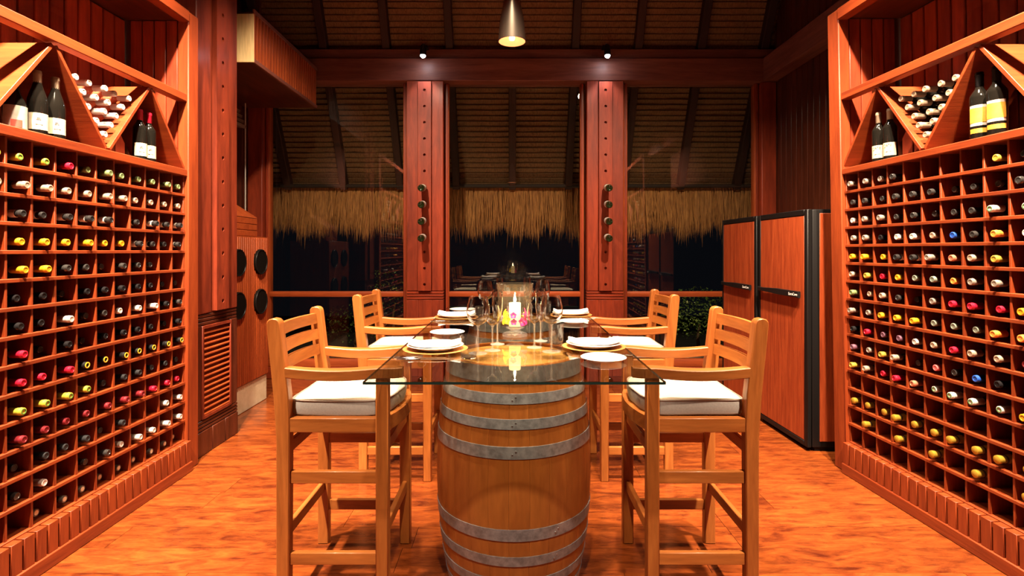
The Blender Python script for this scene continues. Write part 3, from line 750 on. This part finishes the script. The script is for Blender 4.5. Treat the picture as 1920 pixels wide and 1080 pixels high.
# ------------------------------------------------------------------ bar stools
def make_stool():
    t = thing('bar_stool', 'x', 'bar stool', group='teak stools round the glass table')
    bx_, fx, yy = -.2025, .2025, .233
    hw, hd = .0255, .023
    for sy in (-1, 1):
        prof = [(bx_-hw, 0), (bx_+hw, 0), (bx_+hw+.004, .74), (-.178, .86), (-.212, 1.150), (-.2165, 1.163), (-.226, 1.171), (-.243, 1.174), (-.258, 1.170), (-.266, 1.160), (-.268, 1.146), (-.240, .86), (bx_-hw, .68)]
        B().prism(prof, 'y', sy*yy-hd, sy*yy+hd, .004).obj('rear_leg', M['chair_z'], t)
        B().box(fx-hw, fx+hw, sy*yy-hd, sy*yy+hd, 0, .9295, .004).obj('front_leg', M['chair_z'], t)
        # arm: slightly dished, wider and rounded at the front
        top, bot = [], []
        n = 16; g = []
        x0, x1 = -.200, .285
        b = B(); rows = []
        for i in range(n+1):
            f = i/n; x = x0 + (x1-x0)*f
            zt = .974 - .012*math.sin(PI*min(f*1.25, 1)); w_ = .022 + .010*min(1, f*1.6)
            if f > .9: w_ *= math.sqrt(max(0, 1-((f-.9)/.1)**2*.75))
            zb_ = zt - .043
            yc = sy*yy
            rows.append([(x, yc-w_, zb_+.004), (x, yc-w_, zt-.004), (x, yc-w_+.004, zt), (x, yc+w_-.004, zt), (x, yc+w_, zt-.004), (x, yc+w_, zb_+.004), (x, yc+w_-.004, zb_), (x, yc-w_+.004, zb_), (x, yc-w_, zb_+.004)])
        b.sheet(rows); bmesh.ops.remove_doubles(b.bm, verts=b.bm.verts, dist=1e-6); bmesh.ops.holes_fill(b.bm, edges=b.bm.edges, sides=10); bmesh.ops.recalc_face_normals(b.bm, faces=b.bm.faces)
        b.obj('armrest', M['chair_x'], t)
        B().box(bx_, fx, sy*yy-.018, sy*yy+.018, .708, .766, .003).obj('seat_rail', M['chair_x'], t)
        for z0 in (.497, .164):
            B().box(bx_+hw-.002, fx-hw+.002, sy*yy-.012, sy*yy+.012, z0, z0+.050, .003).obj('stretcher', M['chair_x'], t)
    for xx in (bx_, fx):
        for z0 in (.605, .262):
            B().box(xx-.011, xx+.011, -yy+hd-.002, yy-hd+.002, z0, z0+.050, .003).obj('stretcher', M['chair_y'], t)
    # bowed front rail and rear rail
    n = 14; rows = []
    for i in range(n+1):
        y_ = -yy + 2*yy*i/n; c = (1-(y_/yy)**2)*.045
        rows.append([(fx-.014+c, y_, .708), (fx+.016+c, y_, .708), (fx+.016+c, y_, .766), (fx-.014+c, y_, .766), (fx-.014+c, y_, .708)])
    b = B(); b.sheet(rows); bmesh.ops.remove_doubles(b.bm, verts=b.bm.verts, dist=1e-6); bmesh.ops.holes_fill(b.bm, edges=b.bm.edges, sides=6); bmesh.ops.recalc_face_normals(b.bm, faces=b.bm.faces)
    b.obj('front_rail', M['chair_y'], t)
    B().box(bx_-.016, bx_+.016, -yy, yy, .708, .766, .003).obj('rear_rail', M['chair_y'], t)
    for i in range(6):
        x_ = bx_+.03+i*.066
        B().box(x_, x_+.058, -yy+.018, yy-.018, .744, .764, .002).obj('seat_slat', M['chair_y'], t)
    # ladder back: three bowed slats
    for zc in (1.116, 1.040, .966):
        xo = -.2085 - (zc-.86)*.105; rows = []; hh = .0245
        for i in range(n+1):
            y_ = -yy + 2*yy*i/n; c = -(1-(y_/yy)**2)*.030
            lean = hh*.11
            rows.append([(xo+c-.009+lean, y_, zc-hh), (xo+c+.009+lean, y_, zc-hh), (xo+c+.009-lean, y_, zc+hh), (xo+c-.009-lean, y_, zc+hh), (xo+c-.009+lean, y_, zc-hh)])
        b = B(); b.sheet(rows); bmesh.ops.remove_doubles(b.bm, verts=b.bm.verts, dist=1e-6); bmesh.ops.holes_fill(b.bm, edges=b.bm.edges, sides=6); bmesh.ops.recalc_face_normals(b.bm, faces=b.bm.faces)
        b.obj('back_slat', M['chair_y'], t)
    # seat cushion
    def outline(inset, n=56):
        pts = []
        for i in range(n):
            a = 2*PI*i/n; ca, sa = math.cos(a), math.sin(a)
            ex = .24
            x = math.copysign(abs(ca)**ex, ca); y_ = math.copysign(abs(sa)**ex, sa)
            X = x*(.195-inset) - .0; Y = y_*(.222-inset)
            if X > 0: X += (1-(Y/.222)**2)*.05*min(1, X/.19)
            if X < -.12 and abs(Y) > .15: pass
            pts.append((X, Y))
        return pts
    b = B(); bm = b.bm; rings = []
    for z, ins in ((.768, .012), (.774, .002), (.800, -.002), (.826, .002), (.833, .010), (.841, .032), (.847, .08), (.850, .13)):
        pts = outline(ins)
        rings.append([bm.verts.new((x, y_, z + (.0035*math.sin(14*x+3)*math.cos(11*y_) if z > .835 else .003*math.sin(9*(x+y_))))) for x, y_ in pts])
    for A, C in zip(rings, rings[1:]):
        m_ = len(A)
        for i in range(m_): bm.faces.new((A[i], A[(i+1) % m_], C[(i+1) % m_], C[i]))
    bm.faces.new(rings[0]); bm.faces.new(rings[-1]); bmesh.ops.recalc_face_normals(bm, faces=bm.faces)
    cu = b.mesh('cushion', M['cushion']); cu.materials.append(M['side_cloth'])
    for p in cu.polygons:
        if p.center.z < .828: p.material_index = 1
    for p in cu.polygons: p.use_smooth = True
    c = link('cushion', cu, t)
    for z in (.830, .772):
        pts = [(x, y_, z + .003*math.sin(9*(x+y_))) for x, y_ in outline(.002 if z > .8 else .006)]
        B().tube(pts + [pts[0]], .0036, 6, False).obj('piping', M['piping'], c)
    return t
st = make_stool()
spots = [(-.7325, 2.425, 0, 'teak bar stool with cream cushion by the near barrel, on the grille cabinet side'),
         (.778, 2.425, PI, 'teak bar stool with cream cushion by the near barrel, on the fridge side'),
         (-.735, 3.60, 0, 'teak bar stool with cream cushion by the window end, on the grille cabinet side'),
         (.785, 3.60, PI, 'teak bar stool with cream cushion by the window end, on the fridge side')]
for i, (x, y, a, lab) in enumerate(spots):
    o = st if i == 0 else copy_tree(st)
    o.location = (x, y, 0); o.rotation_euler = (0, 0, a); o['label'] = lab

# ------------------------------------------------------------------ table settings
TZ = GT + .0006
CH = B().lathe([(0, 0), (.10, 0), (.142, .006), (.146, .009), (.142, .0105), (.10, .005), (0, .005)], 48).mesh('charger', M['charger'])
PL = B().lathe([(0, .0), (.075, .0), (.080, .003), (.124, .019), (.127, .021), (.124, .0225), (.080, .007), (0, .006)], 48).mesh('dinner_plate', M['china'])
BP = B().lathe([(0, 0), (.055, 0), (.060, .003), (.090, .013), (.093, .015), (.090, .0165), (.060, .006), (0, .005)], 40).mesh('side_plate', M['china'])
def napkin_mesh():
    b = B(); rows = []; n = 14
    for i in range(n+1):
        x = -.115 + .23*i/n; e = 1 if 0 < i < n else .85
        row = []
        for k in range(15):
            a = 2*PI*k/14
            row.append((x, .052*e*math.cos(a)*(1+.05*math.sin(5*x*8)), .014 + .013*e*math.sin(a) + .001*math.sin(x*20) + .013*max(0, (abs(x)-.055)/.06)**1.4))
        rows.append(row)
    b.sheet(rows); bmesh.ops.remove_doubles(b.bm, verts=b.bm.verts, dist=1e-6); bmesh.ops.holes_fill(b.bm, edges=b.bm.edges, sides=20); bmesh.ops.recalc_face_normals(b.bm, faces=b.bm.faces)
    return b.mesh('napkin', M['napkin'])
NK = napkin_mesh()
def knife_mesh():
    b = B(); b.box(-.11, -.01, -.006, .006, 0, .006, .002); b.prism([(-.01, -.005), (.10, -.009), (.112, .003), (.10, .006), (-.01, .005)], 'z', .001, .0035)
    return b.mesh('knife', M['steel'])
def fork_mesh():
    b = B(); b.box(-.10, .04, -.004, .004, 0, .004, .0012); b.box(.04, .056, -.011, .011, .001, .0035, .001)
    for k in range(4): b.box(.056, .098, -.011+k*.0063, -.0075+k*.0063, .001, .003)
    return b.mesh('fork', M['steel'])
KN, FK = knife_mesh(), fork_mesh()
settings = [(-.345, 2.405, -.347, 2.86, 'left', 'near', 'near barrel stool on the grille cabinet side'),
            (.378, 2.465, .374, 2.180, 'right', 'near', 'near barrel stool on the fridge side'),
            (-.372, 3.56, -.375, 3.98, 'left', 'far', 'window end stool on the grille cabinet side'),
            (.405, 3.68, .385, 3.31, 'right', 'far', 'window end stool on the fridge side')]
for (x, y, bx2, by2, sd, ds, wh) in settings:
    o = link('charger', CH, None, (x, y, TZ)); tag(o, 'round golden wood charger before the ' + wh, 'charger', 'chargers')
    o = link('dinner_plate', PL, None, (x, y, TZ+.0056)); tag(o, 'white dinner plate on the charger before the ' + wh, 'plate', 'dinner plates')
    o = link('napkin', NK, None, (x, y-.004, TZ+.0136), (0, 0, random.uniform(-.05, .05))); tag(o, 'folded white napkin on the plate before the ' + wh, 'napkin', 'napkins')
    o = link('side_plate', BP, None, (bx2, by2, TZ)); tag(o, 'small white side plate at the ' + wh, 'plate', 'side plates')
    s2 = -1 if sd == 'left' else 1
    ky = y + s2*.185
    o = link('knife', KN, None, (x+s2*.035, ky, TZ), (0, 0, 0 if sd == 'left' else PI)); tag(o, 'steel knife beside the charger of the ' + wh, 'knife', 'knives')
    fy = y - s2*.175
    o = link('fork', FK, None, (x+s2*.04, fy, TZ), (0, 0, 0 if sd == 'left' else PI)); tag(o, 'steel fork beside the charger of the ' + wh, 'fork', 'forks')
    if ds == 'near' and sd == 'left':
        o = link('knife', KN, None, (x+s2*.02, ky-.028, TZ), (0, 0, 0)); tag(o, 'second steel knife, outermost, at the ' + wh, 'knife', 'knives')

def goblet(name, bowl, foot_r, stem_h, cat, n=28):
    # bowl: list of (r, z) above the stem top; thin double wall
    t = .0016
    outer = [(r, stem_h+z) for r, z in bowl]; inner = [(max(r-t, 0.0), stem_h+z+(t*2 if i == 0 else 0)) for i, (r, z) in enumerate(bowl)][::-1]
    b = B().lathe([(0, outer[0][1])] + outer + inner + [(0, inner[-1][1])], n)
    bm_ = b.mesh(name + '_bowl', M['solid_glass'])
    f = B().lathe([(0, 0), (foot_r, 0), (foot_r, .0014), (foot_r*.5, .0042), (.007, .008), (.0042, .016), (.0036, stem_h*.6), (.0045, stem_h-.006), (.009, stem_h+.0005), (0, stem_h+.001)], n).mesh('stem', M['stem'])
    return bm_, f
BALL = goblet('balloon', [(.006, 0), (.022, .006), (.038, .020), (.048, .040), (.0515, .060), (.050, .080), (.045, .105), (.039, .128)], .041, .122, 'wine glass')
WHITE = goblet('white_wine', [(.005, 0), (.016, .006), (.028, .020), (.034, .038), (.034, .055), (.031, .075), (.027, .092)], .036, .110, 'wine glass')
FLUTE = goblet('flute', [(.004, 0), (.010, .010), (.019, .035), (.024, .065), (.0255, .100), (.0245, .135), (.022, .160)], .034, .100, 'flute')
def stemware(kind, x, y, wh):
    m = {'balloon': BALL, 'white': WHITE, 'flute': FLUTE}[kind]
    nm = {'balloon': 'large balloon wine glass', 'white': 'small white wine glass', 'flute': 'tall narrow champagne flute'}[kind]
    t = thing({'balloon': 'red_wine_glass', 'white': 'white_wine_glass', 'flute': 'champagne_flute'}[kind], nm + ' at the ' + wh, 'glass', (x, y, TZ), 0, nm + 'es')
    link('bowl', m[0], t); link('stem', m[1], t)
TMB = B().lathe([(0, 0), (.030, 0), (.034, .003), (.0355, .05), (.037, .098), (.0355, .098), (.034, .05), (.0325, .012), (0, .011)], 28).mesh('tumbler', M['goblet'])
WAT = B().lathe([(0, .0005), (.0295, .0005), (.0325, .004), (.0318, .0105), (0, .0105)], 28).mesh('tumbler_base', M['solid_glass'])
def tumbler(x, y, wh):
    t = thing('water_tumbler', 'short straight water tumbler at the ' + wh, 'tumbler', (x, y, TZ), 0, 'water tumblers')
    link('wall', TMB, t); link('base', WAT, t)
W0, W1, W2, W3 = [s_[6] for s_ in settings]
for k, x, y, wh in (('balloon', -.148, 2.33, W0), ('white', -.088, 2.40, W0), ('flute', -.070, 2.56, W0), ('balloon', .175, 2.37, W1), ('white', .104, 2.475, W1), ('flute', .142, 2.65, W1),
                    ('balloon', -.175, 3.50, W2), ('white', -.095, 3.42, W2), ('flute', -.085, 3.66, W2), ('balloon', .205, 3.60, W3), ('white', .115, 3.50, W3), ('flute', .105, 3.72, W3)):
    stemware(k, x, y, wh)
for x, y, wh in ((-.180, 2.215, W0), (.212, 2.56, W1), (-.205, 3.36, W2), (.235, 3.72, W3)): tumbler(x, y, wh)

# candle vase with floating orchids
vz = thing('candle_vase', 'footed clear glass vase holding a lit candle and flowers in the table centre', 'vase', (.015, 2.80, TZ))
B().lathe([(0, 0), (.060, 0), (.066, .003), (.066, .012), (.058, .018), (.030, .026), (.028, .036), (.050, .046), (0, .047)], 40).obj('foot', M['stem'], vz)
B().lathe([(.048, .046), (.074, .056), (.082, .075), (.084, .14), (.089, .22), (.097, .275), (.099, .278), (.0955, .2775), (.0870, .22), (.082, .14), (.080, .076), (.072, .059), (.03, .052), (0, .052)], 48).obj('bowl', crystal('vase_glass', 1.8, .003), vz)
cv = thing('pillar_candle', 'lit ivory pillar candle standing inside the glass vase', 'candle', (.015, 2.80, TZ+.053))
B().lathe([(0, 0), (.030, 0), (.031, .002), (.031, .118), (.029, .121), (.020, .118), (0, .117)], 28).obj('wax_body', M['wax'], cv)
B().tube([(0, 0, .116), (.001, 0, .130)], .0012, 6).obj('wick', M['ink'], cv)
B().lathe([(0, .124), (.005, .129), (.0075, .137), (.0055, .149), (.002, .163), (0, .170)], 12).obj('flame', M['flame'], cv)
cl_d = bpy.data.lights.new('candle_light', 'POINT'); cl_d.energy = 14; cl_d.color = (1, .62, .25); cl_d.shadow_soft_size = .003
clo = bpy.data.objects.new('candle_light', cl_d); COL.objects.link(clo); clo.location = (.015, 2.80, TZ+.053+.175)
def petal_mesh(mat, ln, wd):
    b = B(); rows = []
    for i in range(6):
        f = i/5; w_ = wd*math.sin(PI*min(.97, f*.85+.1)); z = .012*math.sin(f*2.2)
        rows.append([(-w_, f*ln, z+.004), (0, f*ln, z), (w_, f*ln, z+.004)])
    b.sheet(rows); return b.mesh('petal', mat)
PET = {k: petal_mesh(M[k], .036, .019) for k in ('yellow_petal', 'pink_petal', 'purple_petal')}
flw = [(-.056, -.018, .028, 'yellow_petal'), (-.050, -.020, .066, 'yellow_petal'), (-.040, -.045, .034, 'yellow_petal'), (-.045, .030, .050, 'yellow_petal'), (.052, -.022, .028, 'pink_petal'), (.054, -.008, .070, 'pink_petal'), (.036, -.044, .024, 'pink_petal'), (-.008, -.056, .060, 'purple_petal'), (-.006, -.058, .026, 'purple_petal'), (.05, .03, .05, 'purple_petal')]
for i, (fx, fy, fz, km) in enumerate(flw):
    colr = {'yellow_petal': 'yellow', 'pink_petal': 'magenta', 'purple_petal': 'purple'}[km]
    t = thing('orchid_bloom', '%s orchid bloom tucked round the candle inside the glass vase' % colr, 'flower', (.015+fx*.88, 2.80+fy*.88, TZ+.053+fz), 0, colr + ' orchids in the vase')
    face = math.atan2(fy, fx)
    sc = .5 if km == 'purple_petal' else .66
    for k in range(5):
        p = link('petal', PET[km], t)
        p.matrix_local = Matrix.Rotation(face+PI/2, 4, 'Z') @ Matrix.Rotation(R(75), 4, 'X') @ Matrix.Rotation(k*2*PI/5, 4, 'Z') @ Matrix.Scale(sc, 4)
    B().lathe([(0, -.004), (.005, 0), (0, .005)], 8).obj('heart', M['yellow_petal'], t)

# ------------------------------------------------------------------ lamps
def aim(o, target):
    d = Vector(target) - o.location; o.rotation_euler = d.to_track_quat('-Z', 'Y').to_euler()
def spot(name, loc, target, watts, cone, blend, color, size=.06):
    d = bpy.data.lights.new(name, 'SPOT'); d.energy = watts; d.spot_size = R(cone); d.spot_blend = blend; d.color = color; d.shadow_soft_size = size
    o = bpy.data.objects.new(name, d); COL.objects.link(o); o.location = loc; aim(o, target); return o
pd = thing('pendant_lamp', 'bell shaped pewter pendant lamp glowing orange inside above the table', 'lamp', (0, 3.0, 2.625))
B().lathe([(.075, 0), (.0765, .002), (.074, .05), (.066, .13), (.052, .20), (.036, .26), (.022, .30), (.012, .33), (0, .335)], 40).obj('shade', M['pendant'], pd)
B().lathe([(.0745, .001), (.068, .018), (.045, .032), (0, .034)], 40).obj('reflector', M['lamp_in'], pd)
B().lathe([(0, .006), (.014, .010), (.018, .022), (.010, .034), (0, .034)], 18).obj('bulb', M['bulb'], pd)
B().tube([(0, 0, .33), (0, 0, 2.32)], .004, 6).obj('cable', M['iron'], pd)
spot('pendant_light', (0, 3.0, 2.61), (0, 2.98, 0), PENDANT_W, 110, .8, (1, .72, .42), .05)
for sx, nm in ((-.965, 'slatted box'), (1.035, 'fridges')):
    t = thing('column_spotlight', 'small black spotlight shining bright white onto the column nearer the %s' % nm, 'spotlight', (sx, 5.85, 3.60))
    B().tube([(0, .03, .13), (0, -.06, .09)], .008, 8).obj('arm', M['iron'], t)
    B().box(-.03, .03, .03, .145, .10, .118, .003).obj('mount', M['iron'], t)
    hdm = B().lathe([(0, .13), (.026, .13), (.032, .12), (.036, .0), (.030, .0), (.026, .012), (0, .012)], 24).obj('head', M['iron'], t)
    hdm.location = (0, -.07, -.04); hdm.rotation_euler = (R(-14), 0, 0)
    ld = B().lathe([(0, -.022), (.014, -.018), (.024, -.006), (.026, .009), (0, .009)], 20).obj('lens', M['led'], hdm)
    spot('column_light', (sx, 5.772, 3.545), (sx, 5.90, 2.6), COLUMN_SPOT_W, 78, .6, (.95, .93, 1.0), .02)
for i, (lo, ta, wt, cn, bl_, wh) in enumerate(ADDED_LAMPS):  # added fixtures and spots, all above the view
    t = thing('added_ceiling_spotlight', 'added black ceiling spotlight hung ' + wh, 'spotlight', lo, 0, 'added spotlights over the table')
    hdm = B().lathe([(0, .17), (.05, .17), (.056, .15), (.062, .0), (.056, .0), (.05, .02), (0, .02)], 24).obj('head', M['iron'], t)
    d = (Vector(ta)-Vector(lo)); hdm.rotation_euler = d.to_track_quat('-Z', 'Y').to_euler()
    B().tube([(0, 0, .10), (0, 0, 4.955-lo[2])], .01, 8).obj('stem', M['iron'], t)
    p_ = Vector(lo) + d.normalized()*.03
    spot('added_ceiling_light', p_, ta, wt, cn, bl_, WARM, .055)
# lamps added out of view outside the glass to wash the straw
for x, wh in ((-2.0, 'window by the grille cabinet'), (0.03, 'middle window between the columns'), (2.05, 'window by the fridges')):
    t = thing('added_garden_lamp', 'small black lamp added on the ground outside the ' + wh, 'lamp', (x, 6.33, .0), 0, 'added lamps outside the windows')
    B().box(-.05, .05, -.05, .05, -.02, .02, .004).obj('base', M['iron'], t)
    B().lathe([(.045, .02), (.05, .03), (.05, .09), (.042, .09), (.042, .05), (0, .05)], 20).obj('housing', M['iron'], t)
    spot('added_garden_light', (x, 6.33, .10), (x, 6.62, 2.4), ADDED_GARDEN_W, 105, .8, (1, .66, .34), .04)

# ------------------------------------------------------------------ plants outside
def shrub(x, y, h, spread, n, label, trunk_h=.35, name='potted_tree'):
    t = thing(name, label, 'plant', (x, y, -.02))
    B().tube([(0, 0, 0), (.02, .01, trunk_h*.6), (.0, .0, trunk_h), (.03, 0, trunk_h+.2)], [.028, .022, .02, .012], 8).obj('trunk', M['bark'], t)
    vv, ff = [], []
    for i in range(n):
        while True:
            p = Vector((random.uniform(-1, 1), random.uniform(-1, 1), random.uniform(-1, 1)))
            if .25 < p.length < 1: break
        c = Vector((p.x*spread, p.y*spread*.7, trunk_h + (h-trunk_h)/2 + p.z*(h-trunk_h)/2))
        a = Vector((random.uniform(-1, 1), random.uniform(-1, 1), random.uniform(-.6, .6))).normalized(); q = a.cross(Vector((random.uniform(-1, 1), .3, 1))).normalized()
        ln = random.uniform(.025, .05); n0 = len(vv)
        vv += [tuple(c), tuple(c+a*ln*.5+q*ln*.28), tuple(c+a*ln), tuple(c+a*ln*.5-q*ln*.28)]; ff.append((n0, n0+1, n0+2, n0+3))
    me = bpy.data.meshes.new('foliage'); me.from_pydata(vv, [], ff); me.materials.append(M['leaf'])
    o = link('foliage', me, t); o['kind'] = 'stuff'
    return t
shrub(2.35, 6.75, 1.02, .48, 1500, 'leafy small tree growing outside the window by the fridges')
shrub(-2.15, 7.3, .75, .5, 700, 'low dark shrub outside the window by the grille cabinet', .2, 'garden_shrub')
shrub(-1.7, 7.6, 1.35, .35, 500, 'slim dark shrub outside the window by the column', .5, 'garden_shrub')
sb = B().box(-.32, .22, -.1, .12, -.02, .20, .03, 2).obj('stone_block', M['stone']); sb.location = (2.18, 6.52, 0); tag(sb, 'rough stone block under the small tree outside the window', 'stone')
